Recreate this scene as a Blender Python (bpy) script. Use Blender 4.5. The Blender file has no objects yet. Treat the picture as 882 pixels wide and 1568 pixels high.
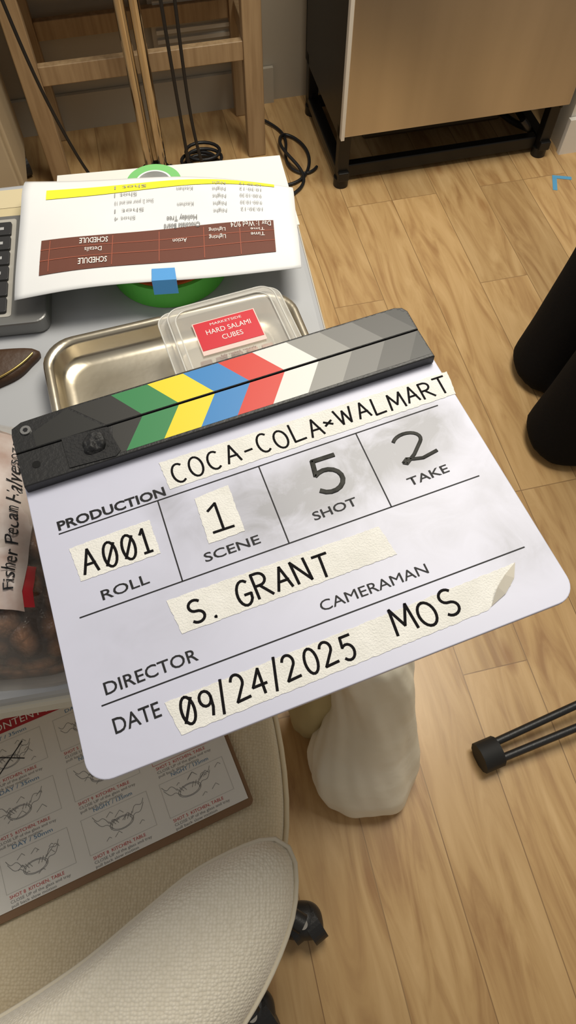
import bpy, bmesh, math, random
from mathutils import Vector, Matrix, noise
from mathutils.bvhtree import BVHTree
random.seed(7)
S=bpy.context.scene
COL=S.collection
try:
    S.view_settings.view_transform='Standard'
except Exception: pass
R=math.radians

# ---------------------------------------------------------------- materials
def mat(name,col,rough=.6,metal=0,col2=None,nscale=20,nmix=(.35,.65),bump=0,bscale=200,spec=.5,trans=0,coat=0,alpha=1,stretch=None,sheen=0):
    m=bpy.data.materials.new(name);m.use_nodes=True
    nt=m.node_tree;b=nt.nodes['Principled BSDF']
    b.inputs['Base Color'].default_value=(*col,1)
    b.inputs['Roughness'].default_value=rough
    b.inputs['Metallic'].default_value=metal
    b.inputs['Specular IOR Level'].default_value=spec
    b.inputs['Transmission Weight'].default_value=trans
    b.inputs['Coat Weight'].default_value=coat
    b.inputs['Alpha'].default_value=alpha
    if sheen: b.inputs['Sheen Weight'].default_value=sheen
    tc=nt.nodes.new('ShaderNodeTexCoord');mp=nt.nodes.new('ShaderNodeMapping')
    nt.links.new(tc.outputs['Object'],mp.inputs[0])
    if stretch: mp.inputs['Scale'].default_value=stretch
    if col2:
        n=nt.nodes.new('ShaderNodeTexNoise');n.inputs['Scale'].default_value=nscale;n.inputs['Detail'].default_value=5
        nt.links.new(mp.outputs[0],n.inputs['Vector'])
        r=nt.nodes.new('ShaderNodeValToRGB')
        r.color_ramp.elements[0].position=nmix[0];r.color_ramp.elements[1].position=nmix[1]
        r.color_ramp.elements[0].color=(*col,1);r.color_ramp.elements[1].color=(*col2,1)
        nt.links.new(n.outputs['Fac'],r.inputs[0]);nt.links.new(r.outputs[0],b.inputs['Base Color'])
    if bump:
        n=nt.nodes.new('ShaderNodeTexNoise');n.inputs['Scale'].default_value=bscale
        nt.links.new(mp.outputs[0],n.inputs['Vector'])
        bp=nt.nodes.new('ShaderNodeBump');bp.inputs['Strength'].default_value=bump;bp.inputs['Distance'].default_value=.002
        nt.links.new(n.outputs['Fac'],bp.inputs['Height']);nt.links.new(bp.outputs[0],b.inputs['Normal'])
    return m
M={}
M['black']=mat('black_plastic',(.012,.012,.013),.45,bump=.15,bscale=400)
M['ink']=mat('printed_ink',(.010,.010,.012),.6,spec=.3)
M['marker']=mat('marker_ink',(.008,.007,.008),.8,spec=.1)
M['drymark']=mat('dry_erase_ink',(.016,.016,.014),.6,col2=(.045,.045,.04),nscale=160,spec=.2)
M['tape']=mat('gaffer_tape_white',(.82,.81,.775),.8,col2=(.76,.75,.71),nscale=60,bump=.4,bscale=900,spec=.2)
M['white']=mat('wall_paint_shaded',(.44,.39,.31),.6)  # white paint darkened in colour to stand in for shadow at the back wall
M['paper']=mat('paper',(.76,.765,.77),.8,col2=(.72,.725,.73),nscale=8)
M['wood']=mat('pale_wood',(.42,.29,.16),.5,col2=(.32,.21,.11),nscale=6,stretch=(14,14,1))
M['cream']=mat('cream_laminate',(.52,.43,.29),.5,col2=(.48,.39,.26),nscale=5)
M['chrome']=mat('chrome',(.66,.62,.56),.12,1)
M['steel']=mat('brushed_steel_reflections',(.66,.62,.57),.36,1,col2=(.50,.465,.42),nscale=1.6,nmix=(.36,.66),stretch=(2.6,1,.12),bump=.03,bscale=60)  # stretched vertical colour bands stand in for reflections on the dishwasher door
M['dark']=mat('dark_metal',(.010,.009,.008),.4,.2)
M['tray']=mat('aluminium_tray',(.72,.67,.57),.28,1,col2=(.64,.57,.44),nscale=9,bump=.05,bscale=90)
M['cloth']=mat('black_cloth',(.006,.006,.007),.9,bump=.4,bscale=500,spec=.15)
M['skin']=mat('skin',(.55,.32,.22),.55)
M['hair']=mat('hair',(.03,.02,.012),.6,bump=.5,bscale=300)
BC=(.595,.605,.735)
def board_mat():
    m=mat('white_acrylic_slate',BC,.38,spec=.45);nt=m.node_tree;b=nt.nodes['Principled BSDF']
    tc=nt.nodes.new('ShaderNodeTexCoord')
    n=nt.nodes.new('ShaderNodeTexNoise');n.inputs['Scale'].default_value=30;n.inputs['Detail'].default_value=7;n.inputs['Roughness'].default_value=.6;n.inputs['Distortion'].default_value=1.2
    nt.links.new(tc.outputs['Object'],n.inputs['Vector'])
    total=None
    for (cx,cy,rx,ry,amp) in [(.190,-.062,.050,.036,.72),(.256,-.055,.050,.034,.72),(.150,-.078,.05,.026,.5),(.135,-.055,.035,.03,.45),(.285,-.155,.035,.03,.4),(.278,-.045,.03,.02,.45),(.085,-.042,.02,.02,.35),(.235,-.06,.06,.035,.4),(.10,-.065,.04,.03,.25),(.19,-.09,.14,.06,.28),(.295,-.11,.03,.06,.22),(.06,-.12,.06,.04,.14),(.25,-.13,.05,.03,.16)]:
        mp=nt.nodes.new('ShaderNodeMapping');mp.vector_type='TEXTURE'
        mp.inputs['Location'].default_value=(cx,cy,0);mp.inputs['Scale'].default_value=(rx,ry,1)
        nt.links.new(tc.outputs['Object'],mp.inputs[0])
        g=nt.nodes.new('ShaderNodeTexGradient');g.gradient_type='SPHERICAL'
        nt.links.new(mp.outputs[0],g.inputs[0])
        k=nt.nodes.new('ShaderNodeMath');k.operation='MULTIPLY';k.inputs[1].default_value=amp*1.35
        nt.links.new(g.outputs['Fac'],k.inputs[0])
        if total is None: total=k
        else:
            a=nt.nodes.new('ShaderNodeMath');a.operation='ADD';nt.links.new(total.outputs[0],a.inputs[0]);nt.links.new(k.outputs[0],a.inputs[1]);total=a
    a=nt.nodes.new('ShaderNodeMath');a.operation='ADD';a.inputs[1].default_value=.05;nt.links.new(total.outputs[0],a.inputs[0]);total=a
    r=nt.nodes.new('ShaderNodeMapRange');r.inputs['From Min'].default_value=.3;r.inputs['From Max'].default_value=.65
    r.inputs['To Min'].default_value=.35;r.inputs['To Max'].default_value=.9
    nt.links.new(n.outputs['Fac'],r.inputs['Value'])
    mm=nt.nodes.new('ShaderNodeMath');mm.operation='MULTIPLY';mm.use_clamp=True
    nt.links.new(total.outputs[0],mm.inputs[0]);nt.links.new(r.outputs[0],mm.inputs[1])
    mn=nt.nodes.new('ShaderNodeMath');mn.operation='MINIMUM';mn.inputs[1].default_value=.75;nt.links.new(mm.outputs[0],mn.inputs[0])
    mx=nt.nodes.new('ShaderNodeMix');mx.data_type='RGBA'
    mx.inputs[6].default_value=(*BC,1);mx.inputs[7].default_value=(.20,.20,.205,1)
    nt.links.new(mn.outputs[0],mx.inputs[0]);nt.links.new(mx.outputs[2],b.inputs['Base Color'])
    return m
M['board']=board_mat()
def floor_mat():
    m=mat('oak_vinyl_planks',(.4,.25,.12),.36);nt=m.node_tree;b=nt.nodes['Principled BSDF']
    tc=nt.nodes.new('ShaderNodeTexCoord');mp=nt.nodes.new('ShaderNodeMapping')
    mp.inputs['Rotation'].default_value=(0,0,-R(103))
    nt.links.new(tc.outputs['Object'],mp.inputs[0])
    br=nt.nodes.new('ShaderNodeTexBrick');br.offset=.37;br.offset_frequency=3
    br.inputs['Scale'].default_value=1;br.inputs['Brick Width'].default_value=.92;br.inputs['Row Height'].default_value=.125
    br.inputs['Mortar Size'].default_value=.0011;br.inputs['Mortar Smooth'].default_value=.4
    br.inputs['Color1'].default_value=(0,0,0,1);br.inputs['Color2'].default_value=(1,1,1,1);br.inputs['Mortar'].default_value=(.5,.5,.5,1)
    nt.links.new(mp.outputs[0],br.inputs['Vector'])
    m2=nt.nodes.new('ShaderNodeMapping');m2.inputs['Scale'].default_value=(1.8,12,1)
    nt.links.new(mp.outputs[0],m2.inputs[0])
    add=nt.nodes.new('ShaderNodeVectorMath');add.operation='ADD'
    sc=nt.nodes.new('ShaderNodeVectorMath');sc.operation='SCALE';sc.inputs['Scale'].default_value=7
    nt.links.new(br.outputs['Color'],sc.inputs[0])
    nt.links.new(m2.outputs[0],add.inputs[0]);nt.links.new(sc.outputs[0],add.inputs[1])
    n=nt.nodes.new('ShaderNodeTexNoise');n.inputs['Scale'].default_value=1.9;n.inputs['Detail'].default_value=6;n.inputs['Distortion'].default_value=1.6;n.inputs['Roughness'].default_value=.55
    nt.links.new(add.outputs[0],n.inputs['Vector'])
    r=nt.nodes.new('ShaderNodeValToRGB');e=r.color_ramp.elements
    e[0].position=.3;e[0].color=(.355,.195,.078,1);e[1].position=.72;e[1].color=(.62,.415,.200,1)
    x=e.new(.5);x.color=(.51,.322,.140,1)
    nt.links.new(n.outputs['Fac'],r.inputs[0])
    t=nt.nodes.new('ShaderNodeMapRange');t.inputs['To Min'].default_value=.86;t.inputs['To Max'].default_value=1.1
    nt.links.new(br.outputs['Color'],t.inputs['Value'])
    v=nt.nodes.new('ShaderNodeVectorMath');v.operation='SCALE'
    nt.links.new(r.outputs[0],v.inputs[0]);nt.links.new(t.outputs[0],v.inputs['Scale'])
    m3=nt.nodes.new('ShaderNodeMapping');m3.inputs['Scale'].default_value=(1.3,3.2,1);nt.links.new(mp.outputs[0],m3.inputs[0])
    vo=nt.nodes.new('ShaderNodeTexVoronoi');vo.inputs['Scale'].default_value=2.2;nt.links.new(m3.outputs[0],vo.inputs['Vector'])
    kr=nt.nodes.new('ShaderNodeMapRange');kr.inputs['From Min'].default_value=.035;kr.inputs['From Max'].default_value=.12;kr.inputs['To Min'].default_value=.6;kr.inputs['To Max'].default_value=0
    nt.links.new(vo.outputs['Distance'],kr.inputs['Value'])
    kx=nt.nodes.new('ShaderNodeMix');kx.data_type='RGBA';kx.inputs[7].default_value=(.26,.10,.025,1)
    nt.links.new(kr.outputs[0],kx.inputs[0]);nt.links.new(v.outputs[0],kx.inputs[6])
    mm=nt.nodes.new('ShaderNodeMath');mm.operation='MULTIPLY';mm.inputs[1].default_value=.7
    nt.links.new(br.outputs['Fac'],mm.inputs[0])
    mx=nt.nodes.new('ShaderNodeMix');mx.data_type='RGBA';mx.inputs[7].default_value=(.20,.11,.045,1)
    nt.links.new(mm.outputs[0],mx.inputs[0]);nt.links.new(kx.outputs[2],mx.inputs[6])
    nt.links.new(mx.outputs[2],b.inputs['Base Color'])
    bp=nt.nodes.new('ShaderNodeBump');bp.inputs['Strength'].default_value=.12;bp.inputs['Distance'].default_value=.002
    nt.links.new(n.outputs['Fac'],bp.inputs['Height']);nt.links.new(bp.outputs[0],b.inputs['Normal'])
    return m
M['floor']=floor_mat()
def clear_mat(name,lo,hi,col=(.85,.84,.80)):
    m=bpy.data.materials.new(name);m.use_nodes=True;nt=m.node_tree
    out=nt.nodes['Material Output'];b=nt.nodes['Principled BSDF']
    b.inputs['Base Color'].default_value=(*col,1);b.inputs['Roughness'].default_value=.12
    tr=nt.nodes.new('ShaderNodeBsdfTransparent');tr.inputs[0].default_value=(.95,.94,.92,1)
    mx=nt.nodes.new('ShaderNodeMixShader')
    lw=nt.nodes.new('ShaderNodeLayerWeight');lw.inputs['Blend'].default_value=.35
    r=nt.nodes.new('ShaderNodeMapRange');r.inputs['To Min'].default_value=lo;r.inputs['To Max'].default_value=hi
    nt.links.new(lw.outputs['Facing'],r.inputs['Value']);nt.links.new(r.outputs[0],mx.inputs[0])
    nt.links.new(tr.outputs[0],mx.inputs[1]);nt.links.new(b.outputs[0],mx.inputs[2]);nt.links.new(mx.outputs[0],out.inputs[0])
    return m
M['clear']=clear_mat('clear_plastic',.17,.85)
M['film']=clear_mat('bag_film',.07,.45,(.7,.66,.62))
def weave_mat(name,c1,c2,scale):
    m=mat(name,c1,.9,sheen=.3,spec=.2);nt=m.node_tree;b=nt.nodes['Principled BSDF']
    tc=nt.nodes.new('ShaderNodeTexCoord')
    ck=nt.nodes.new('ShaderNodeTexVoronoi');ck.inputs['Scale'].default_value=scale;ck.inputs['Randomness'].default_value=.45
    nt.links.new(tc.outputs['Object'],ck.inputs['Vector'])
    r=nt.nodes.new('ShaderNodeValToRGB');r.color_ramp.elements[0].color=(*c1,1);r.color_ramp.elements[1].color=(*c2,1);r.color_ramp.elements[1].position=.8
    nt.links.new(ck.outputs['Distance'],r.inputs[0]);nt.links.new(r.outputs[0],b.inputs['Base Color'])
    bp=nt.nodes.new('ShaderNodeBump');bp.inputs['Strength'].default_value=.6;bp.inputs['Distance'].default_value=.0015;bp.invert=True
    nt.links.new(ck.outputs['Distance'],bp.inputs['Height']);nt.links.new(bp.outputs[0],b.inputs['Normal'])
    return m
M['seatcloth']=weave_mat('cream_upholstery',(.74,.65,.48),(.60,.51,.35),330)
M['backcloth']=weave_mat('ivory_boucle',(.86,.80,.68),(.70,.64,.52),380)
def nut_mat():
    m=mat('pecans_in_bag',(.2,.08,.03),.3,coat=.5);nt=m.node_tree;b=nt.nodes['Principled BSDF']
    tc=nt.nodes.new('ShaderNodeTexCoord')
    mp=nt.nodes.new('ShaderNodeMapping');mp.inputs['Scale'].default_value=(1,.6,1);mp.inputs['Rotation'].default_value=(0,0,.6);nt.links.new(tc.outputs['Object'],mp.inputs[0])
    v=nt.nodes.new('ShaderNodeTexVoronoi');v.inputs['Scale'].default_value=78
    nt.links.new(mp.outputs[0],v.inputs['Vector'])
    r=nt.nodes.new('ShaderNodeValToRGB');e=r.color_ramp.elements
    e[0].color=(.40,.19,.095,1);e[1].color=(.03,.014,.009,1);e[1].position=.72
    nt.links.new(v.outputs['Distance'],r.inputs[0]);nt.links.new(r.outputs[0],b.inputs['Base Color'])
    n=nt.nodes.new('ShaderNodeTexNoise');n.inputs['Scale'].default_value=160;nt.links.new(tc.outputs['Object'],n.inputs['Vector'])
    a=nt.nodes.new('ShaderNodeMath');a.operation='MULTIPLY_ADD';a.inputs[1].default_value=.5;nt.links.new(n.outputs['Fac'],a.inputs[0]);nt.links.new(v.outputs['Distance'],a.inputs[2])
    bp=nt.nodes.new('ShaderNodeBump');bp.invert=True;bp.inputs['Distance'].default_value=.008;bp.inputs['Strength'].default_value=.8
    nt.links.new(a.outputs[0],bp.inputs['Height']);nt.links.new(bp.outputs[0],b.inputs['Normal'])
    return m
M['nuts']=nut_mat()
def C(name,col,rough=.5,**k):
    if name not in M: M[name]=mat(name,col,rough,**k)
    return M[name]

# ---------------------------------------------------------------- builders
def empty(name,loc=(0,0,0),yaw=0):
    e=bpy.data.objects.new(name,None);COL.objects.link(e);e.location=loc;e.rotation_euler=(0,0,yaw);e.empty_display_size=.05
    return e
def obj(name,me,m=None,parent=None,loc=(0,0,0),rot=(0,0,0),smooth=False):
    o=bpy.data.objects.new(name,me);COL.objects.link(o)
    if m: me.materials.append(m)
    o.location=loc;o.rotation_euler=rot
    if parent: o.parent=parent
    if smooth and hasattr(me,'polygons'):
        for p in me.polygons:p.use_smooth=True
    return o
def mesh(name,v,f,m,parent=None,smooth=False,**k):
    me=bpy.data.meshes.new(name);me.from_pydata([tuple(x) for x in v],[],f);me.update()
    return obj(name,me,m,parent,smooth=smooth,**k)
def box(name,x0,x1,y0,y1,z0,z1,m,parent=None,bev=0,rot=(0,0,0),loc=None):
    cx,cy,cz=(x0+x1)/2,(y0+y1)/2,(z0+z1)/2
    me=bpy.data.meshes.new(name);bm=bmesh.new();bmesh.ops.create_cube(bm,size=1)
    bmesh.ops.scale(bm,vec=(x1-x0,y1-y0,z1-z0),verts=bm.verts)
    if bev: bmesh.ops.bevel(bm,geom=bm.edges[:],offset=bev,segments=3,affect='EDGES',profile=.5)
    bm.to_mesh(me);bm.free()
    return obj(name,me,m,parent,loc=(cx,cy,cz),rot=rot)
def prism(name,pts,z0,z1,m,parent=None,bev=0,**k):
    me=bpy.data.meshes.new(name);bm=bmesh.new()
    vs=[bm.verts.new((x,y,z0)) for x,y in pts];f=bm.faces.new(vs)
    if f.calc_area()>0:
        r=bmesh.ops.extrude_face_region(bm,geom=[f])
        up=[v for v in r['geom'] if isinstance(v,bmesh.types.BMVert)]
        for v in up:v.co.z=z1
    bmesh.ops.recalc_face_normals(bm,faces=bm.faces[:])
    if bev:
        ed=[e for e in bm.edges if abs(e.verts[0].co.z-e.verts[1].co.z)<1e-7]
        bmesh.ops.bevel(bm,geom=ed,offset=bev,segments=2,affect='EDGES',profile=.5)
    bm.to_mesh(me);bm.free()
    return obj(name,me,m,parent,**k)
def rrect(x0,x1,y0,y1,r,n=6):
    p=[]
    for cx,cy,a in ((x1-r,y1-r,0),(x0+r,y1-r,90),(x0+r,y0+r,180),(x1-r,y0+r,270)):
        for i in range(n+1):
            t=R(a+90*i/n);p.append((cx+r*math.cos(t),cy+r*math.sin(t)))
    return p
def flat(name,pts,z,m,parent=None):
    return mesh(name,[(x,y,z) for x,y in pts],[list(range(len(pts)))],m,parent)
def curve(name,polys,rad,m,parent=None,zs=1,cyc=False,smooth=False,loc=(0,0,0)):
    cu=bpy.data.curves.new(name,'CURVE');cu.dimensions='3D';cu.bevel_depth=rad;cu.bevel_resolution=3
    for pl in polys:
        s=cu.splines.new('NURBS' if smooth else 'POLY')
        s.points.add(len(pl)-1)
        for i,p in enumerate(pl): s.points[i].co=(p[0],p[1],(p[2] if len(p)>2 else 0),1)
        if smooth:
            s.order_u=min(4,len(pl));s.use_endpoint_u=True;s.resolution_u=12
        s.use_cyclic_u=cyc
    cu.use_fill_caps=True
    cu.materials.append(m)
    o=bpy.data.objects.new(name,cu);COL.objects.link(o);o.location=loc;o.scale=(1,1,zs)
    if parent:o.parent=parent
    return o
def loft(name,rings,m,parent=None,n=20,caps=True,smooth=True):
    v=[];f=[]
    for (x,y,z,rx,ry) in rings:
        for i in range(n):
            a=2*math.pi*i/n;v.append((x+rx*math.cos(a),y+ry*math.sin(a),z))
    for k in range(len(rings)-1):
        for i in range(n):
            j=(i+1)%n;f.append([k*n+i,k*n+j,(k+1)*n+j,(k+1)*n+i])
    if caps:
        f.append(list(range(n))[::-1]);f.append([(len(rings)-1)*n+i for i in range(n)])
    return mesh(name,v,f,m,parent,smooth=smooth)
def cyl(name,x,y,z0,z1,r,m,parent=None,n=24,r2=None):
    return loft(name,[(x,y,z0,r,r),(x,y,z1,r2 or r,r2 or r)],m,parent,n,smooth=False)
def ring(name,x,y,z0,z1,ro,ri,m,parent=None,n=48):
    v=[];f=[]
    for r,z in ((ri,z0),(ro,z0),(ro,z1),(ri,z1)):
        for i in range(n):
            a=2*math.pi*i/n;v.append((x+r*math.cos(a),y+r*math.sin(a),z))
    for k in range(4):
        for i in range(n):
            j=(i+1)%n;k2=(k+1)%4;f.append([k*n+i,k*n+j,k2*n+j,k2*n+i])
    return mesh(name,v,f,m,parent)
def resample(pts,n=72):
    P=[Vector(p) for p in pts];L=len(P);out=[]
    dense=[]
    for i in range(L):
        a,b,c,d=P[i-1],P[i],P[(i+1)%L],P[(i+2)%L]
        for k in range(12):
            t=k/12
            dense.append(.5*((2*b)+(c-a)*t+(2*a-5*b+4*c-d)*t*t+(-a+3*b-3*c+d)*t**3))
    D=[0]
    for i in range(len(dense)): D.append(D[-1]+(dense[(i+1)%len(dense)]-dense[i]).length)
    j=0
    for k in range(n):
        t=D[-1]*k/n
        while D[j+1]<t:j+=1
        a,b=dense[j],dense[(j+1)%len(dense)];s=(t-D[j])/max(D[j+1]-D[j],1e-9)
        out.append(a.lerp(b,s))
    return out
def mound(name,pts,z0,h,m,parent=None,side=0,p=2.6,q=2.2,namp=0,nsc=30,rings=18,n=80,centre=None):
    O=resample(pts,n);c=Vector(centre) if centre else sum(O,Vector((0,0)))/n
    v=[];f=[]
    lv=[(1,z0)]
    if side: lv.append((1,z0+side))
    for k in range(1,rings+1):
        s=1-k/rings
        s2=s**.6 if s>0 else 0
        lv.append((s2,z0+side+h*(1-s2**p)**(1/q)))
    for (s,z) in lv[:-1]:
        for a in O:
            x,y=c+(a-c)*s
            d=namp*noise.noise(Vector((x,y,z))*nsc) if z>z0 else 0
            v.append((x,y,z+d))
    v.append((c.x,c.y,lv[-1][1]));ci=len(v)-1
    K=len(lv)-1
    for k in range(K-1):
        for i in range(n):
            j=(i+1)%n;f.append([k*n+i,k*n+j,(k+1)*n+j,(k+1)*n+i])
    for i in range(n): f.append([(K-1)*n+i,(K-1)*n+(i+1)%n,ci])
    f.append(list(range(n))[::-1])
    return mesh(name,v,f,m,parent,smooth=True)
def text(name,body,p0,p1,h,m,parent=None,z=0,bold=0,fit=True):
    cu=bpy.data.curves.new(name,'FONT');cu.body=body;cu.size=h/.7;cu.offset=bold;cu.materials.append(m);cu.resolution_u=3
    o=bpy.data.objects.new(name,cu);COL.objects.link(o)
    bpy.context.view_layer.update()
    dx,dy=p1[0]-p0[0],p1[1]-p0[1];L=math.hypot(dx,dy)
    if fit and o.dimensions.x>0:o.scale.x=L/o.dimensions.x
    o.location=(p0[0],p0[1],z);o.rotation_euler=(0,0,math.atan2(dy,dx))
    if parent:o.parent=parent
    return o
def text_mesh_verts(body,bold=0):
    cu=bpy.data.curves.new('tmp','FONT');cu.body=body;cu.size=1;cu.offset=bold;cu.resolution_u=2
    o=bpy.data.objects.new('tmp',cu);COL.objects.link(o);bpy.context.view_layer.update()
    me=bpy.data.meshes.new_from_object(o)
    v=[tuple(x.co) for x in me.vertices];f=[list(p.vertices) for p in me.polygons]
    bpy.data.objects.remove(o)
    xs=[a[0] for a in v] or [0,1]
    x0,x1=min(xs),max(xs)
    return [((a[0]-x0)/(x1-x0),a[1]/.7) for a in v],f
def arc(cx,cy,rx,ry,a0,a1,n=14):
    return [(cx+rx*math.cos(R(a0+(a1-a0)*i/n)),cy+ry*math.sin(R(a0+(a1-a0)*i/n))) for i in range(n+1)]
G={'C':[arc(.55,.5,.5,.5,55,305)],'O':[arc(.5,.5,.5,.5,90,450,20)],'A':[[(0,0),(.5,1),(1,0)],[(.15,.36),(.88,.36)]],
'L':[[(.05,1),(0,0),(.9,.03)]],'-':[[(.15,.45),(.9,.47)]],'x':[[(0,.2),(1,.8)],[(0,.8),(1,.2)]],
'W':[[(0,1),(.25,0),(.5,.85),(.75,0),(1,1)]],'M':[[(0,0),(.1,1),(.5,.25),(.9,1),(1,0)]],
'R':[[(0,0),(.03,1)]+arc(.4,.75,.45,.25,90,-90,10)+[(.05,.5)],[(.35,.5),(1,0)]],'T':[[(0,1),(1,1)],[(.5,1),(.5,0)]],
'S':[arc(.5,.75,.42,.25,40,270,12)+arc(.5,.25,.45,.25,90,-140,12)],'.':[[(.3,0),(.35,.03),(.3,.05)]],
'G':[arc(.55,.5,.5,.5,55,325)+[(.98,.42),(.55,.42)]],'N':[[(0,0),(0,1),(.95,0),(.95,1)]],
'0':[arc(.5,.5,.45,.5,90,450,20),[(.12,.1),(.9,.9)]],'o':[arc(.5,.5,.45,.5,90,450,20)],
'9':[arc(.48,.7,.4,.3,0,360,14)+[(.85,.3),(.7,0)]],'2':[arc(.45,.72,.4,.28,160,-35,12)+[(.05,0),(1,.03)]],
'z':[arc(.5,.72,.40,.28,150,-40,12)+[(.45,.22),(.12,.02),(.05,.08),(.18,.16),(.35,.08),(.6,.0),(1.05,.06)]],
'4':[[(.7,0),(.7,1),(0,.35),(1,.35)]],'5':[[(.9,1),(.2,1),(.12,.58)]+arc(.42,.33,.45,.33,115,-140,12)],
'1':[[(.15,.8),(.5,1),(.5,0)],[(.1,0),(.9,0)]],'/':[[(0,-.1),(.9,1.1)]],' ':[]}
WD={'1':.6,'/':.5,'.':.3,'-':.65,' ':.5,'x':.6,'M':1.1,'W':1.2}
def hand(name,body,p0,p1,h,rad,m,parent,z,gap=.35):
    tot=sum(WD.get(c,.85) for c in body)+gap*(len(body)-1)
    dx,dy=p1[0]-p0[0],p1[1]-p0[1];L=math.hypot(dx,dy);ux,uy=dx/L,dy/L
    polys=[];x=0
    for c in body:
        w=WD.get(c,.85);jx=random.uniform(-.05,.05);jy=random.uniform(-.07,.07);sl=random.uniform(-.07,.09);sz=random.uniform(.93,1.06)
        for pl in G[c]:
            q=[]
            for (a,b) in pl:
                b=b*sz
                X=(x+(a*w)+jx+sl*b)/tot*L;Y=(b+jy+(0.1 if c=='x' else 0))*h
                q.append(Vector((p0[0]+X*ux-Y*uy,p0[1]+X*uy+Y*ux,0)))
            cur=[q[0]]
            for i in range(1,len(q)):
                cur.append(q[i])
                if i<len(q)-1 and (q[i]-q[i-1]).angle(q[i+1]-q[i],0)>.7:
                    polys.append(cur);cur=[q[i]]
            polys.append(cur)
        x+=w+gap
    P2=[]
    for pl in polys:
        a=(pl[0]-pl[1]).normalized()*rad*.5;b=(pl[-1]-pl[-2]).normalized()*rad*.5
        P2.append([tuple(pl[0]+a)]+[tuple(v) for v in pl[1:-1]]+[tuple(pl[-1]+b)])
    return curve(name,P2,rad,m,parent,zs=.2,loc=(0,0,z))

# ---------------------------------------------------------------- room
box('floor',-3,3,-2,3.2,-.05,0,M['floor'])
ya=R(13)
def wallseg(name,p,length,h,th,m,z0=0):
    e=box(name,0,length,0,th,z0,z0+h,m)
    me=e.data
    for v in me.vertices: v.co+=Vector((length/2,th/2,z0+h/2))
    e.location=(p[0],p[1],0);e.rotation_euler=(0,0,ya)
    return e
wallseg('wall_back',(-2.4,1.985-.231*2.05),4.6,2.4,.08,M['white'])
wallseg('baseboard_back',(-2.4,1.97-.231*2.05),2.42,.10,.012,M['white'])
wallseg('wall_right',(.765,1.815),1.4,2.4,.12,C('wall_paint_right',(.70,.67,.60),.6))
wallseg('baseboard_right',(.762,1.798),1.4,.10,.014,C('trim_white',(.78,.75,.69)))

# ---------------------------------------------------------------- dishwasher
d=empty('dishwasher',(.139,1.627,0),ya)
box('door_panel',0,.605,0,.028,.165,.83,M['steel'],d,.003)
box('door_edge_trim',-.008,.001,-.004,.012,.16,.83,C('edge_pale',(.72,.68,.60),.3),d,.001)
box('handle',.06,.545,-.05,-.03,.74,.765,M['chrome'],d,.006)
for x in (.08,.52): box('handle_post',x,x+.015,-.035,.002,.745,.76,M['chrome'],d)
box('side_panel_1',0,.006,.028,.40,.14,.83,M['dark'],d)
box('side_panel_2',.599,.605,.028,.40,.14,.83,M['dark'],d)
box('top_panel',0,.605,.028,.40,.82,.83,M['dark'],d)
box('rear_panel',0,.605,.39,.40,.14,.83,M['dark'],d)
box('tub_underside',.01,.595,.03,.39,.155,.18,M['dark'],d)
for x in (0,.575):
    box('frame_post_front',x,x+.03,.03,.06,.02,.17,M['dark'],d,.003)
    box('frame_post_rear',x,x+.03,.36,.39,.02,.17,M['dark'],d,.003)
    box('frame_rail',x,x+.03,.02,.39,.025,.05,M['dark'],d,.003)
    for y in (.045,.37):
        cyl('foot',x+.015,y,0,.025,.02,M['dark'],d)
        cyl('foot_nut',x+.015,y,.05,.062,.014,M['dark'],d,6)
box('frame_crossbar',.03,.575,.050,.075,.015,.05,M['dark'],d,.004)
box('frame_crossbar_rear',.03,.575,.36,.37,.02,.05,M['dark'],d)
box('drip_pan',.10,.50,.14,.30,.05,.10,C('galvanised',(.20,.17,.13),.45,metal=1),d,.01)
curve('drain_hose',[[(.5,.2,.06),(.53,.15,.04),(.56,.1,.05),(.55,.05,.07),(.52,.06,.1)]],.009,M['black'],d,smooth=True)

# ---------------------------------------------------------------- wooden shelf
s=empty('wooden_shelf_unit',(-.635,1.665,0),ya)
for x in (0,.54):
    for y in (0,.19):
        box('leg',x,x+.048,y,y+.035,0,.85,M['wood'],s,.003)
for z in (.26,.46,.80):
    box('front_rail',.048,.54,.004,.024,z,z+.045,M['wood'],s,.002)
    box('rear_rail',.048,.54,.2,.22,z,z+.045,M['wood'],s,.002)
    for x in (.01,.552): box('side_rail',x,x+.02,.035,.19,z,z+.045,M['wood'],s,.002)
box('top_board',-.01,.60,-.01,.235,.85,.87,M['wood'],s,.003)
box('middle_board',.0,.588,.026,.2,.50,.515,M['wood'],s,.002)
v=empty('wall_vent',(-.36,1.966,0),ya)
box('vent_frame',0,.22,-.012,0,.15,.36,M['white'],v,.003)
for i in range(8): box('vent_slat',.012,.208,-.02,-.010,.165+i*.023,.175+i*.023,C('vent_grey',(.6,.57,.50)),v)

r_=empty('rolling_cabinet',(-1.10,1.41,0),ya)
box('carcass',0,.46,0,.24,.085,.62,M['cream'],r_,.006)
box('drawer_front_1',.01,.45,-.016,0,.10,.34,M['cream'],r_,.004)
box('drawer_front_2',.01,.45,-.016,0,.35,.60,M['cream'],r_,.004)
for z in (.28,.54): box('drawer_pull',.18,.28,-.03,-.014,z,z+.012,M['dark'],r_,.003)
for x in (.05,.435):
    for y in (.03,.21):
        box('caster_bracket',x-.018,x+.018,y-.018,y+.018,.055,.088,M['black'],r_,.004)
        o=cyl('caster_wheel',0,0,-.014,.014,.03,M['black'],r_);o.location=(x,y,.03);o.rotation_euler=(0,R(90),R(20))

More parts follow.
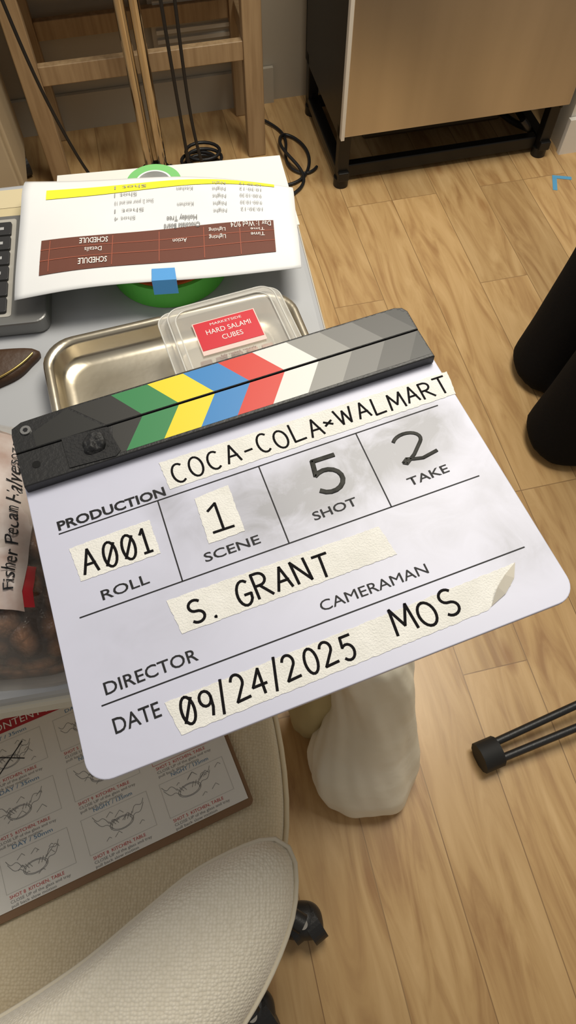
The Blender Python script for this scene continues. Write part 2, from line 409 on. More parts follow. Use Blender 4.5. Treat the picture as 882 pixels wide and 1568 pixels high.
c=empty('chrome_light_stand',(-.352,1.665,0))
cyl('riser_1',-.013,0,.03,1.9,.0125,M['chrome'],c)
cyl('riser_2',.019,.004,.03,1.5,.0125,M['chrome'],c)
box('clamp_block',-.03,.035,-.02,.024,.62,.68,M['dark'],c,.005)
cyl('stand_hub',0,0,.0,.05,.04,M['dark'],c)
for a in (70,190,310):
    curve('stand_leg',[[(0,0,.035),(.10*math.cos(R(a)),.04*math.sin(R(a)),.03),(.16*math.cos(R(a)),.05*math.sin(R(a)),.01)]],.009,M['dark'],c)

def cable(pts,r=.004,nm='power_cable'):
    return curve(nm,[pts],r,M['black'],smooth=True)
cable([(-.62,1.62,.9),(-.60,1.60,.45),(-.54,1.60,.15),(-.50,1.62,.02),(-.46,1.60,.006),(-.42,1.58,.006)])
cable([(-.27,1.60,.9),(-.265,1.60,.5),(-.255,1.60,.2),(-.25,1.60,.03),(-.23,1.58,.006),(-.20,1.60,.006)])
cable([(-.23,1.60,.9),(-.235,1.61,.5),(-.24,1.60,.2),(-.20,1.60,.03),(-.18,1.62,.006),(-.22,1.68,.006)])
cable([(-.03,1.66,.006),(.03,1.66,.006),(.07,1.74,.006),(.05,1.84,.006),(-.02,1.90,.006),(-.03,1.80,.03),(.02,1.74,.02),(.05,1.70,.006),(.04,1.64,.006),(-.02,1.60,.006)],.0045)
cable([(-.10,1.96,.012),(-.03,1.92,.006),(.0,1.86,.006),(-.01,1.80,.006),(.0,1.72,.006),(.06,1.70,.006),(.08,1.74,.006)],.004)
coil=empty('coiled_cable',(-.235,1.74,0))
for i in range(6):
    rr=.045+.006*random.random()
    curve('loop',[[(rr*math.cos(t*.3),rr*.8*math.sin(t*.3),.0) for t in range(21)]],.0045,M['black'],coil,cyc=True,loc=(random.uniform(-.01,.01),random.uniform(-.01,.01),.006+i*.008))

fm=empty('blue_tape_mark',(.728,1.705,0),R(-8))
box('strip_1',0,.052,-.006,.006,.0002,.001,C('painters_tape',(.10,.36,.62),.7),fm)
box('strip_2',0,.012,-.055,.006,.0002,.0008,M['painters_tape'],fm)

# ---------------------------------------------------------------- table
ty=R(10)
t=empty('work_table',(.092,.168,0),ty)
tm=C('table_grey',(.38,.39,.41),.42,col2=(.41,.42,.44),nscale=3)
prism('table_top',rrect(-1.25,0,0,.585,.035),.712,.74,tm,t,.006)
prism('edge_band',rrect(-1.254,.004,-.004,.589,.038),.700,.728,C('edge_cream',(.62,.58,.49),.5),t,.006)
for x,y in ((-1.15,.09),(-1.15,.50),(-.075,.19),(-.10,.50)): cyl('table_leg',x,y,0,.705,.016,C('leg_white',(.6,.58,.54),.4),t)
ps=empty('paper_sheet',(-.01,.742,.7405),R(8.5))
prism('sheet',[(-.26,-.13),(.005,-.12),(.0,-.002),(-.255,0)],0,.0006,C('paper_shaded',(.70,.69,.65),.8),ps)
pe=empty('manila_envelope',(-.265,.690,.7405),R(9))
prism('envelope_body',[(-.26,-.060),(0,-.060),(0,-.005),(-.26,-.005)],0,.002,C('manila',(.56,.47,.28),.7),pe)
flat('flap',[(-.26,-.005),(0,-.005),(-.02,-.035),(-.24,-.035)],.0024,C('manila2',(.60,.51,.32),.7),pe)

g=empty('green_tape_roll',(-.123,.564,.7405))
gm=C('green_tape',(.12,.60,.07),.5)
ring('tape',0,0,0,.024,.060,.044,gm,g);ring('core',0,0,0,.024,.044,.039,C('core_orange',(.75,.13,.03),.6),g)
ring('orange_band',0,0,.0242,.026,.0560,.048,M['core_orange'],g)
g2=empty('green_tape_roll',(-.146,.668,.742))
ring('tape',0,0,0,.018,.030,.020,C('green_tape2',(.18,.50,.16),.5),g2);ring('core',0,0,0,.018,.020,.018,M['paper'],g2)

# ---------------------------------------------------------------- schedule sheet
sh=empty('printed_schedule')
TLs,TRs,BRs,BLs=[Vector(a) for a in ((-.282,.659),(.005,.652),(.013,.523),(-.259,.482))]
def sheet(a,b,off=0):
    p=BLs.lerp(BRs,a).lerp(TLs.lerp(TRs,a),b)
    z=.774+.005*math.sin(a*math.pi)+.0025*math.sin(a*7+b*3)-.008*max(0,b-.8)**2*25+.003*math.cos(b*5)-(.004*(1-b)**3)
    p=p+Vector((0,.004*math.sin(a*math.pi)*b))
    return (p.x,p.y,z+off)
N=30
vv=[sheet(i/N,j/N) for j in range(N+1) for i in range(N+1)]
ff=[[j*(N+1)+i,j*(N+1)+i+1,(j+1)*(N+1)+i+1,(j+1)*(N+1)+i] for j in range(N) for i in range(N)]
o=mesh('paper_page',vv,ff,M['paper'],sh,smooth=True)
md=o.modifiers.new('s','SOLIDIFY');md.thickness=.0004;md.offset=-1
def spatch(name,c4,m,off=.0006,n=24,k=4):
    v=[];f=[]
    for j in range(k+1):
        for i in range(n+1):
            a,b=i/n,j/k
            p=Vector(c4[0]).lerp(Vector(c4[1]),a).lerp(Vector(c4[3]).lerp(Vector(c4[2]),a),b)
            v.append(sheet(p.x,p.y,off))
    for j in range(k):
        for i in range(n): f.append([j*(n+1)+i,j*(n+1)+i+1,(j+1)*(n+1)+i+1,(j+1)*(n+1)+i])
    return mesh(name,v,f,m,sh)
def stext(body,s0,s1,t0,h,m,sl=.0,bold=0):
    v,f=text_mesh_verts(body,bold)
    V=[]
    for x,y in v:
        a=s1-(s1-s0)*x;b=t0-h*y+sl*a
        V.append(sheet(a,b,.0012))
    return mesh('print',V,f,m,sh)
spatch('brown_header',[(.085,.135),(.915,.17),(.915,.52),(.085,.42)],C('print_brown',(.13,.04,.024),.7))
spatch('yellow_highlight',[(.09,.78),(.93,.925),(.93,.985),(.09,.865)],C('print_yellow',(.85,.78,.03),.7))
wi=C('print_white',(.8,.78,.75),.8);gi=C('print_grey',(.18,.18,.18),.8);li=C('print_lightgrey',(.30,.30,.30),.8)
for a in (.115,.335,.5,.66,.79): 
    spatch('grid_line',[(a,.15+.03*a),(a+.003,.15+.03*a),(a+.003,.40+.1*a),(a,.40+.1*a)],C('print_rust',(.30,.08,.045),.7),.0009,1,10)
spatch('grid_row',[(.085,.24),(.915,.29),(.915,.297),(.085,.247)],M['print_rust'],.0009)
spatch('grid_row',[(.085,.33),(.915,.40),(.915,.407),(.085,.337)],M['print_rust'],.0009)
stext('SCHEDULE',.22,.32,.225,.05,wi,.03,.01)
stext('Details',.24,.30,.315,.04,wi,.05)
stext('SCHEDULE',.22,.32,.405,.05,wi,.05,.01)
stext('Action',.55,.60,.34,.04,wi,.05);stext('Lighting',.68,.74,.34,.04,wi,.05);stext('Time',.83,.88,.34,.04,wi,.05)
stext('Day 1: Wed 9/24',.76,.905,.46,.055,wi,.05,.0)
stext('Time',.83,.88,.39,.03,wi,.05);stext('Lighting',.68,.74,.41,.035,wi,.05)
stext('Chocolate Board',.52,.65,.50,.05,gi,.03,.01);stext('Holiday Tree',.53,.64,.57,.045,gi,.03,.01)
for k in range(5):
    tt=.60+k*.07
    stext(random.choice(['9:00-10:30','8:30-9:00','10:30-12']),.80,.88,tt,.032,li,.06)
    stext(random.choice(['Night','Day','Night']),.70,.75,tt-.01,.032,li,.06)
    if k%2: stext('Kitchen',.57,.63,tt,.032,li,.06)
    stext(random.choice(['Shot 2: pour ext and 10','Shot 1','Shot 8 and 5','Shot 4']),.34,.34+random.uniform(.07,.2),tt-.02,.032,li,.07)
bt=[sheet(.475,.10,.001),sheet(.555,.10,.001),sheet(.56,.0,.001),sheet(.475,.0,.001)]
bt2=[(x+.001,y-.006,z-.012) for x,y,z in (bt[3],bt[2])]
mesh('blue_tape_tab',bt+bt2,[[0,1,2,3],[3,2,5,4]],C('painters_tape_b',(.07,.30,.66),.6),sh)

# ---------------------------------------------------------------- keyboard
k=empty('computer_keyboard',(-.232,.472,.7405),R(8))
prism('deck',rrect(-.46,0,0,.155,.012),0,.016,C('grey_aluminium',(.22,.22,.215),.4,metal=.5),k,.002)
prism('key_well',rrect(-.445,-.034,.010,.148,.003),.016,.0165,C('well',(.40,.38,.34),.5),k)
km=C('keycap',(.022,.022,.024),.5)
for i in range(21):
    for j in range(6):
        x=-.036-.0193*(i+1);y=.014+.0215*j
        prism('key',rrect(x,x+.0172,y,y+.0190,.002,3),.0165,.0195,km,k,.0005)
        if i<6: flat('key_legend',[(x+.006,y+.007),(x+.010,y+.007),(x+.010,y+.011),(x+.006,y+.011)],.0198,C('legend',(.4,.4,.4)),k)

l=empty('leather_pouch',(-.262,.428,.7405))
mound('pouch_body',[(.020,.018),(.018,.0),(.0,-.02),(-.05,-.04),(-.12,-.02),(-.12,.010),(-.05,.012)],0,.010,C('brown_leather',(.05,.022,.008),.6,bump=.5,bscale=150),l,side=.004)
curve('gold_zip',[[(.020,.010,.009),(.010,-.010,.010),(-.006,-.026,.010),(-.05,-.042,.010)]],.0011,C('gold',(.50,.36,.13),.35,metal=1),l,smooth=True)

# ---------------------------------------------------------------- tray
tr=empty('baking_tray',(-.088,.386,.7405),R(17.4))
def traymesh():
    v=[];f=[];W_,H_=.1215,.092
    levels=[(-.095,.0015,.004),(-.070,.0015,.006),(-.040,.0015,.018),(-.022,.0015,.022),(-.014,.0030,.024),(-.0105,.0075,.025),(-.009,.020,.026),(-.007,.0235,.027),(-.002,.0245,.029),(.0,.0225,.03),(-.001,.020,.03)]
    for off,z,r in levels:
        hh=max(H_+off,.004);P=rrect(-(W_+off),W_+off,-hh,hh,min(r,hh*.9),8);n=len(P)
        v+=[(x,y,z) for x,y in P]
    for q in range(len(levels)-1):
        for i in range(n):
            j=(i+1)%n;f.append([q*n+i,(q+1)*n+i,(q+1)*n+j,q*n+j])
    f.append(list(range(n)))
    return v,f
v,f=traymesh();o=mesh('pan',v,f,M['tray'],tr,smooth=True)
bm=bmesh.new();bm.from_mesh(o.data);bmesh.ops.recalc_face_normals(bm,faces=bm.faces[:])
zs_=sum(f_.normal.z*f_.calc_area() for f_ in bm.faces)
if zs_<0: bmesh.ops.reverse_faces(bm,faces=bm.faces[:])
bm.to_mesh(o.data);bm.free()

# ---------------------------------------------------------------- deli container
ct=empty('clear_deli_container',(-.044,.412,.7425),R(20))
K=1.09
def shell(name,levels,m):
    v=[];f=[];n=None
    for w,h,z,r in levels:
        P=rrect(-w*K,w*K,-h,h,r,6);n=len(P);v+=[(x,y,z) for x,y in P]
    for q in range(len(levels)-1):
        for i in range(n):
            j=(i+1)%n;f.append([q*n+i,q*n+j,(q+1)*n+j,(q+1)*n+i])
    f.append([(len(levels)-1)*n+i for i in range(n)])
    return mesh(name,v,f,m,ct,smooth=False)
shell('base_tub',[(.053,.065,.034,.014),(.048,.060,.034,.013),(.047,.059,.03,.013),(.041,.053,.002,.012)],M['clear'])
shell('lid',[(.054,.066,.033,.015),(.054,.066,.038,.015),(.050,.062,.039,.014),(.047,.059,.047,.013),(.045,.057,.050,.012),(.041,.053,.050,.011),(.040,.052,.048,.011)],M['clear'])
for w,h,z in ((.054,.066,.038),(.0465,.0585,.049),(.041,.053,.0495)):
    curve('rim',[[(x,y,0) for x,y in rrect(-w*K,w*K,-h,h,.013)]],.0007,C('rim_plastic',(.75,.74,.70),.15,alpha=.7),ct,cyc=True,loc=(0,0,z))
prism('label_red',[(-.031,.001),(.025,.001),(.025,.033),(-.031,.033)],.0502,.0507,C('label_red',(.58,.015,.03),.4),ct)
prism('label_edge',[(-.032,-.004),(.026,-.004),(.026,.034),(-.032,.034)],.0501,.0504,C('label_pink',(.75,.55,.5),.5),ct)
text('label_text','MARKETSIDE',(-.017,.027),(.012,.027),.0028,wi,ct,.0509)
text('label_text','HARD SALAMI',(-.023,.0175),(.018,.0175),.0055,wi,ct,.0509,.00)
text('label_text','CUBES',(-.011,.0080),(.008,.0080),.0055,wi,ct,.0509)
for q,(bd,a,b) in enumerate((('fully cooked  naturally',-.018,.014),('KEEP REFRIGERATED',-.014,.012),('NET WT 6 OZ (170g)',-.020,.016))):
    text('label_text',bd,(a,-.010-q*.0062),(b,-.010-q*.0062),.0024+.0008*(q==2),C('maroon_ink',(.12,.02,.02)),ct,.0506)
sm=C('salami',(.50,.26,.19),.5,col2=(.62,.45,.36),nscale=200)
for i in range(5):
    for j in range(5):
        if random.random()<.75:
            x=-.032+i*.015;y=-.045+j*.014
            box('salami_cube',x,x+.011,y,y+.011,.0035,.014,sm,ct,.001)

# ---------------------------------------------------------------- pecan bag
pb=empty('bag_of_pecans')
ol=[(-.226,.338),(-.204,.318),(-.192,.261),(-.174,.206),(-.158,.170),(-.155,.152),(-.170,.136),(-.215,.130),(-.27,.128),(-.33,.14),(-.36,.2),(-.36,.28),(-.33,.34),(-.28,.352)]
nb=mound('pecan_fill',ol,.741,.058,M['nuts'],pb,p=3.2,q=2,namp=.006,nsc=75,rings=26,n=130)
bv=BVHTree.FromObject(nb,bpy.context.evaluated_depsgraph_get())
def drapez(x,y,off):
    h=bv.ray_cast(Vector((x,y,2)),Vector((0,0,-1)))
    return (h[0].z if h[0] else .742)+off
def dpatch(name,c4,m,off,n=12,par=pb):
    v=[];f=[]
    for j in range(n+1):
        for i in range(n+1):
            p=Vector(c4[0]).lerp(Vector(c4[1]),i/n).lerp(Vector(c4[3]).lerp(Vector(c4[2]),i/n),j/n)
            v.append((p.x,p.y,drapez(p.x,p.y,off)))
    for j in range(n):
        for i in range(n): f.append([j*(n+1)+i,j*(n+1)+i+1,(j+1)*(n+1)+i+1,(j+1)*(n+1)+i])
    return mesh(name,v,f,m,par,smooth=True)
mound('clear_film',[(a*1.0+(.006 if a>-.25 else -.005),b+(.005 if b>.25 else -.008)) for a,b in ol],.7408,.064,M['film'],pb,p=2.8,q=2,namp=.006,nsc=42,rings=22,n=110)
dpatch('bag_label',[(-.232,.165),(-.186,.165),(-.207,.318),(-.262,.318)],C('label_strip',(.52,.45,.42),.4,col2=(.38,.27,.23),nscale=40),.009)
dpatch('red_seal',[(-.190,.168),(-.181,.170),(-.187,.203),(-.196,.201)],C('seal_red',(.50,.02,.03),.35),.006,6)
def bagtext(body,x0,y0,ln,cap):
    v,f=text_mesh_verts(body)
    mesh('bag_lettering',[(x0-cap*y-.175*ln*x,y0+ln*x,drapez(x0-cap*y-.175*ln*x,y0+ln*x,.0102)) for x,y in v],f,M['ink'],pb)
bagtext('Fisher Pecan Halves',-.1925,.178,.112,.0085)
bagtext('OZ 7/24',-.213,.292,.03,.006)
mound('sealed_edge',[(-.150,.146),(-.146,.158),(-.158,.176),(-.172,.165),(-.176,.140)],.741,.006,C('film_cream',(.55,.50,.44),.3,alpha=.6),pb,namp=.003,nsc=150)

gt=empty('black_tape_roll',(.0,.222,.7405),0)
ring('tape',0,0,0,.058,.050,.038,M['cloth'],gt);ring('core',0,0,0,.058,.038,.035,M['paper'],gt)
gt2=empty('black_tape_roll',(.0,.224,.7985))
ring('tape',0,0,0,.058,.050,.038,M['cloth'],gt2);ring('core',0,0,0,.058,.038,.035,M['paper'],gt2)

# ---------------------------------------------------------------- clapperboard
cb=empty('clapperboard',(-.1748,.2277,.860),R(20.7))
def mm(l): return [(a/1000,b/1000) for a,b in l]
out=[(0,20),(0,0)]
def cor(cx,cy,r,a0,a1,n=8): return [(cx+r*math.cos(R(a0+(a1-a0)*i/n)),cy+r*math.sin(R(a0+(a1-a0)*i/n))) for i in range(n+1)]
out+=cor(11,-184.5,13,180,270)+cor(290,-182,14,270,360)+[(303,4),(301,20)]
prism('slate_board',mm(out),-.0032,0,M['board'],cb,.0006)
def line(a,b,w=.85):
    p=Vector(a);q=Vector(b);n=(q-p).normalized();n=Vector((-n.y,n.x))*w/2
    flat('ruled_line',mm([tuple(p-n),tuple(q-n),tuple(q+n),tuple(p+n)]),.0002,M['ink'],cb)
line((14,-41.5),(287,-36));line((14,-101.5),(287,-98));line((14,-157.5),(289,-155))
line((80,-40.5),(79,-100.5));line((151,-39),(150,-99.5));line((223,-37.5),(222,-98.7))
for bd,a,b,h,bo in (('PRODUCTION',(14,-39),(86,-38),6.6,.00025),('ROLL',(29,-95.5),(59,-94.5),6.6,.00007),('SCENE',(96,-93.5),(133,-93),6.2,.00007),
  ('SHOT',(171,-90.5),(202,-89.5),6.2,.00007),('TAKE',(240,-89),(270,-88),6.2,.00007),('DIRECTOR',(17,-152.5),(73,-151.5),7.6,.00007),
  ('CAMERAMAN',(152,-149.5),(224,-149.5),6.8,0),('DATE',(17,-175.5),(44,-175),9.0,.00007)):
    text('print_'+bd.lower(),bd,mm([a])[0],mm([b])[0],h/1000,M['ink'],cb,.00025,bo)
def tape(name,pts,z=.00035):
    P=mm(pts);q=[]
    for i in range(len(P)):
        a=Vector(P[i]);b=Vector(P[(i+1)%len(P)]);L=(b-a).length;n=max(1,int(L/.0018))
        nn=Vector((-(b-a).y,(b-a).x)).normalized()
        for k_ in range(n):
            j=random.uniform(-.0003,.0003) if k_ else 0
            q.append(tuple(a.lerp(b,k_/n)+nn*j))
    prism(name,q,.00005,z,M['tape'],cb)
tape('tape_production',[(90,-35),(303.5,-31.5),(306.5,-11),(88.5,-12.5)])
tape('tape_roll_label',[(20,-78.5),(71.5,-77.5),(71,-52),(18,-54)])
tape('tape_scene',[(102,-82),(126.5,-81.5),(127,-45.5),(103,-47.5)])
tape('tape_director',[(69,-133),(211,-131),(208,-109),(66,-109.5)])
tape('tape_date',[(52,-189),(246,-184.5),(262,-178.5),(268,-175),(277.5,-162.5),(48,-168.5)])
mesh('tape_fold',[(x/1000,y/1000,z) for x,y,z in ((250,-183,.0006),(262,-178.8,.0008),(272,-171.5,.001),(278,-162.2,.0006),(266,-168.5,.0042),(258,-174,.0045))],[[0,1,5],[1,2,4,5],[2,3,4]],C('tape_back',(.62,.58,.50),.7),cb)
mk=M['marker'];zt=.0005
hand('lettering_production','COCA-COLA',(.0945,-.0315),(.203,-.030),.0145,.00078,mk,cb,zt)
hand('lettering_production','x',(.2058,-.0265),(.2112,-.0265),.0055,.0008,mk,cb,zt)
hand('lettering_production','WALMART',(.215,-.0285),(.3015,-.0275),.0135,.00078,mk,cb,zt)
hand('lettering_roll','A001',(.024,-.075),(.068,-.0745),.0175,.0009,mk,cb,zt)
hand('lettering_scene','1',(.107,-.076),(.124,-.076),.021,.0009,mk,cb,zt)
hand('lettering_shot','5',(.181,-.0755),(.203,-.0755),.0275,.0017,M['drymark'],cb,.0003)
hand('lettering_take','z',(.243,-.0715),(.268,-.070),.0230,.0013,M['drymark'],cb,.0003)
hand('lettering_director','S. GRANT',(.077,-.1295),(.168,-.1285),.0155,.0009,mk,cb,zt)
hand('lettering_date','09/24/2o25',(.055,-.1845),(.162,-.182),.0150,.00085,mk,cb,zt)
hand('lettering_sound','MOS',(.189,-.1805),(.232,-.1795),.0160,.0009,mk,cb,zt)
st=empty('sticks');st.parent=cb;st.rotation_euler=(0,0,R(.78));st.location=(.0015,-.0045,0)
bk=M['black']
def stick(name,pts,z0,z1): prism(name,mm(pts),z0,z1,bk,st,.0007)
stick('lower_stick',[(0,0),(299,0),(299,26.6),(0,26.6)],.0001,.0085)
stick('upper_stick',[(8,51.5),(1,48),(0,42),(0,27.2),(299,27.2),(299.5,46),(297,50.5),(291,52.5),(40,52.5)],.0001,.0088)
cols=[(.035,.22,.075),(.80,.64,.02),(.03,.21,.52),(.60,.035,.02),(.70,.69,.66),(.25,.245,.23),(.14,.137,.13),(.066,.064,.06),(.03,.03,.028)]
for i,cc in enumerate(cols):
    m_=C('stripe_%d'%i,cc,.45)
    a0=71.5+26.3*i;a1=a0+26.3;s1=15.5
    top=50.8;mid=27.9
    if i==8: pts=[(a0,top),(291,top),(297.5,45),(297.5,mid),(a0+s1,mid)]
    else: pts=[(a0,top),(a1,top),(a1+s1,mid),(a0+s1,mid)]
    flat('stripe_upper',mm(pts[::-1]),.00895,m_,st)
    s2=-17.5
    pts=[(a0+s1,25.9),(min(a1+s1,297.5),25.9),((a1+s1+s2) if i<8 else 297.5,2.6),(a0+s1+s2,2.6)]
    flat('stripe_lower',mm(pts[::-1]),.00865,m_,st)
dk=C('stripe_dark',(.028,.027,.025),.45)
flat('stripe_upper',mm([(42,50.8),(62+0,27.9),(87,27.9),(71.5,50.8)]),.00895,dk,st)
flat('stripe_upper',mm([(40,50.8),(14,40),(14,27.9),(60,27.9)]),.00892,C('stripe_dark2',(.02,.02,.019),.45),st)
flat('stripe_lower',mm([(66,25.9),(60,2.6),(69.5,2.6),(87,25.9)]),.00865,dk,st)
prism('tape_patch',mm([(31,28),(62,26),(66,4),(62,1),(31,3)]),.0086,.0092,C('black_gaffer',(.018,.018,.019),.8,bump=.8,bscale=500),st)
mound('hinge_knob',mm([(43,10),(44,19),(49,24),(57,22),(58,13),(55,8),(49,7)]),.0088,.0045,C('taped_knob',(.016,.016,.017),.6,bump=.6,bscale=400),st,namp=.003,nsc=240)
cyl('hinge_screw',.010,.043,.0085,.0100,.0036,C('screw_steel',(.75,.75,.75),.2,metal=1),st)
cyl('screw_recess',.010,.043,.0100,.0102,.0018,M['ink'],st,6)
cyl('hinge_hole',.011,.014,.0084,.00875,.0028,C('hole_black',(.001,.001,.001),.9),st)

# ---------------------------------------------------------------- chair
ch=empty('upholstered_swivel_chair')
so=[(-.006,.02),(-.006,.10),(-.025,.19),(-.06,.27),(-.15,.31),(-.33,.29),(-.45,.25),(-.50,.15),(-.49,.0),(-.44,-.12),(-.3,-.16),(-.12,-.12),(-.03,-.06)]
mound('seat_cushion',so,.41,.05,M['seatcloth'],ch,side=.045,p=9,q=2,n=120,rings=20)
curve('seat_piping',[[(p.x+(.002 if p.x>-.2 else -.002),p.y,.458) for p in resample(so,60)]],.003,C('piping',(.55,.47,.33),.8),ch,cyc=True)
bo=[(-.024,.026),(-.004,.024),(.006,.008),(.002,-.035),(-.030,-.095),(-.09,-.16),(-.20,-.225),(-.32,-.26),(-.43,-.255),(-.47,-.20),(-.43,-.155),(-.33,-.135),(-.245,-.108),(-.17,-.067),(-.118,-.028),(-.075,.004)]
mound('backrest',bo,.43,.055,M['backcloth'],ch,side=.18,p=4,q=2,n=130,rings=22,centre=(-.2,-.13))
rs=resample([(a,b) for a,b in bo],90)
curve('backrest_seam',[[(x.x,x.y,.615) for x in rs]],.0022,C('piping_light',(.66,.60,.48),.8),ch,cyc=True)
cyl('gas_lift',-.24,.08,.09,.40,.025,M['black'],ch)
box('seat_plate',-.34,-.14,-.02,.18,.395,.412,M['dark'],ch,.004)
cyl('hub',-.24,.08,.07,.13,.04,M['black'],ch)
def caster(x,y):
    for dx in (-.014,.014):
        o=cyl('caster_wheel',0,0,-.011,.011,.029,M['black'],ch,28);o.location=(x+dx,y,.029);o.rotation_euler=(0,R(90),R(35))
    cyl('caster_stem',x,y,.035,.075,.007,M['chrome'],ch)
    mound('caster_hood',[(x-.026,y-.02),(x+.026,y-.02),(x+.03,y+.01),(x+.015,y+.028),(x-.015,y+.028),(x-.03,y+.01)],.03,.03,M['black'],ch,p=2,q=2)
for (x,y) in ((.022,-.064),(-.05,-.175),(-.36,-.17),(-.50,.10),(-.22,.34)):
    curve('base_arm',[[(-.24,.08,.10),((x-.24)/2,(y+.08)/2,.092),(x,y,.07)]],.014,M['black'],ch)
    caster(x,y)

sb=empty('storyboard_clipboard',(-.040,.069,.5065),R(24))
prism('clip_board',rrect(-.43,.004,-.007,.225,.006),0,.0025,C('hardboard',(.20,.11,.05),.6),sb)
prism('storyboard_page',[(-.42,0),(0,0),(0,.215),(-.42,.215)],.0026,.0034,C('page_warm',(.72,.71,.67),.8),sb)
box('metal_clip',-.26,-.16,.205,.235,.0026,.012,M['chrome'],sb,.003)
zb=.0036
gk=C('sketch_grey',(.22,.22,.22),.8);rd=C('print_red',(.50,.04,.04),.8);bl=C('print_blue',(.08,.20,.36),.8);pale=C('frame_grey',(.50,.49,.47),.8)
flat('title_band',[(-.42,.163),(-.13,.163),(-.13,.177),(-.42,.177)],zb,C('band_red',(.40,.02,.03),.7),sb)
text('title','SCHEDULE - CONTENT DAY',(-.30,.166),(-.14,.166),.0075,wi,sb,zb+.0003)
cap=['DAY / 65mm','NIGHT / 135mm','DAY / 50mm','NIGHT / 85mm','DAY / 35mm','NIGHT / 65mm']
for r_i in range(3):
    for c_i in range(5):
        x0=-.078-c_i*.082;y0=.120-r_i*.053
        curve('panel_frame',[[(x0,y0,0),(x0+.068,y0,0),(x0+.068,y0+.034,0),(x0,y0+.034,0)]],.00025,rd if (r_i==1 and c_i==0) else pale,sb,cyc=True,zs=.3,loc=(0,0,zb))
        pl=[]
        bx,by=x0+random.uniform(.026,.042),y0+random.uniform(.012,.018)
        for sc_ in (1,.86): pl.append([(bx+.012*sc_*math.cos(R(20*i_)),by+.006*sc_*math.sin(R(20*i_))) for i_ in range(19)])
        for sgn in (-1,1):
            ang=random.uniform(.3,1.1)
            pl.append([(bx+sgn*(.012+.014*t_),by+.004+.012*ang*t_+.003*math.sin(t_*6)) for t_ in [i_/8 for i_ in range(9)]])
            pl.append([(bx+sgn*(.010+.015*t_),by+.012*ang*t_+.002*math.sin(t_*7)-.002) for t_ in [i_/8 for i_ in range(9)]])
            for fi in range(3): pl.append([(bx+sgn*(.012-.003*fi),by+.006),(bx+sgn*(.009-.003*fi),by+.001)])
        for q in range(9):
            hx=x0+random.uniform(.008,.058);hy=y0+random.uniform(.004,.028);ln=random.uniform(.5,1.8);pl.append([(hx,hy),(hx+.004*ln,hy+.003*ln),(hx+.006*ln,hy+.001)])
        curve('sketch',pl,.00024,gk,sb,zs=.3,loc=(0,0,zb))
        text('caption',random.choice(cap),(x0+.014,y0+.0365),(x0+.054,y0+.0365),.0036,bl,sb,zb)
        text('note','SHOT %d  KITCHEN, TABLE'%random.randint(1,9),(x0+.002,y0-.005),(x0+.055,y0-.005),.003,rd,sb,zb)
        text('note','CLOSE UP of the glass and tray',(x0+.002,y0-.009),(x0+.06,y0-.009),.0026,gk,sb,zb)
        text('note','pull back slow motion',(x0+.002,y0-.0128),(x0+.045,y0-.0128),.0026,gk,sb,zb)
for cx,cy in ((-.21,.135),(-.28,.082),(-.30,.14)):
    curve('pen_cross',[[(cx-.014,cy-.012),(cx+.016,cy+.012)],[(cx-.016,cy+.008),(cx+.014,cy-.006)]],.0005,M['ink'],sb,zs=.3,loc=(0,0,zb+.0002))

# ---------------------------------------------------------------- draped bag under the table corner
tb=empty('trash_bag')
def drape(name,prof,m,n=120,amp=1,seed=0):
    v=[];f=[]
    L=[]
    for a,b in zip(prof[:-1],prof[1:]):
        for k_ in range(6):
            L.append([a[i]+(b[i]-a[i])*k_/6 for i in range(4)])
    L.append(list(prof[-1]))
    for (z,r,cx,cy) in L:
        for i in range(n):
            a=2*math.pi*i/n
            tw=a+z*3.0+seed
            w=1+amp*(.09*noise.noise(Vector((math.cos(a)*1.6+seed,math.sin(a)*1.6,z*5)))+.035*math.sin(tw*5+2.0*noise.noise(Vector((z*5,math.cos(a),seed))))*min(1,z*9)+.05*noise.noise(Vector((math.cos(tw)*3.2,math.sin(tw)*3.2,z*7+seed))))
            v.append((cx+r*w*math.cos(a),cy+r*w*math.sin(a)*.85,z))
    for k_ in range(len(L)-1):
        for i in range(n):
            j=(i+1)%n;f.append([k_*n+i,k_*n+j,(k_+1)*n+j,(k_+1)*n+i])
    f.append(list(range(n))[::-1]);f.append([(len(L)-1)*n+i for i in range(n)])
    return mesh(name,v,f,m,tb,smooth=True)
drape('bag_body',[(0,.062,.135,.162),(.004,.080,.132,.160),(.02,.090,.130,.160),(.06,.092,.127,.168),(.11,.086,.125,.182),(.17,.072,.124,.198),(.26,.060,.122,.220),(.36,.056,.112,.240),(.43,.05,.10,.25),(.47,.02,.10,.25)],
  C('white_liner',(.90,.86,.73),.7,col2=(.86,.81,.66),nscale=12,bump=.4,bscale=40))
drape('bag_fold',[(0,.04,.05,.25),(.02,.050,.05,.25),(.12,.056,.05,.252),(.24,.052,.055,.252),(.32,.03,.058,.252)],C('yellow_liner',(.48,.40,.20),.6,bump=.5,bscale=28),seed=3.1)

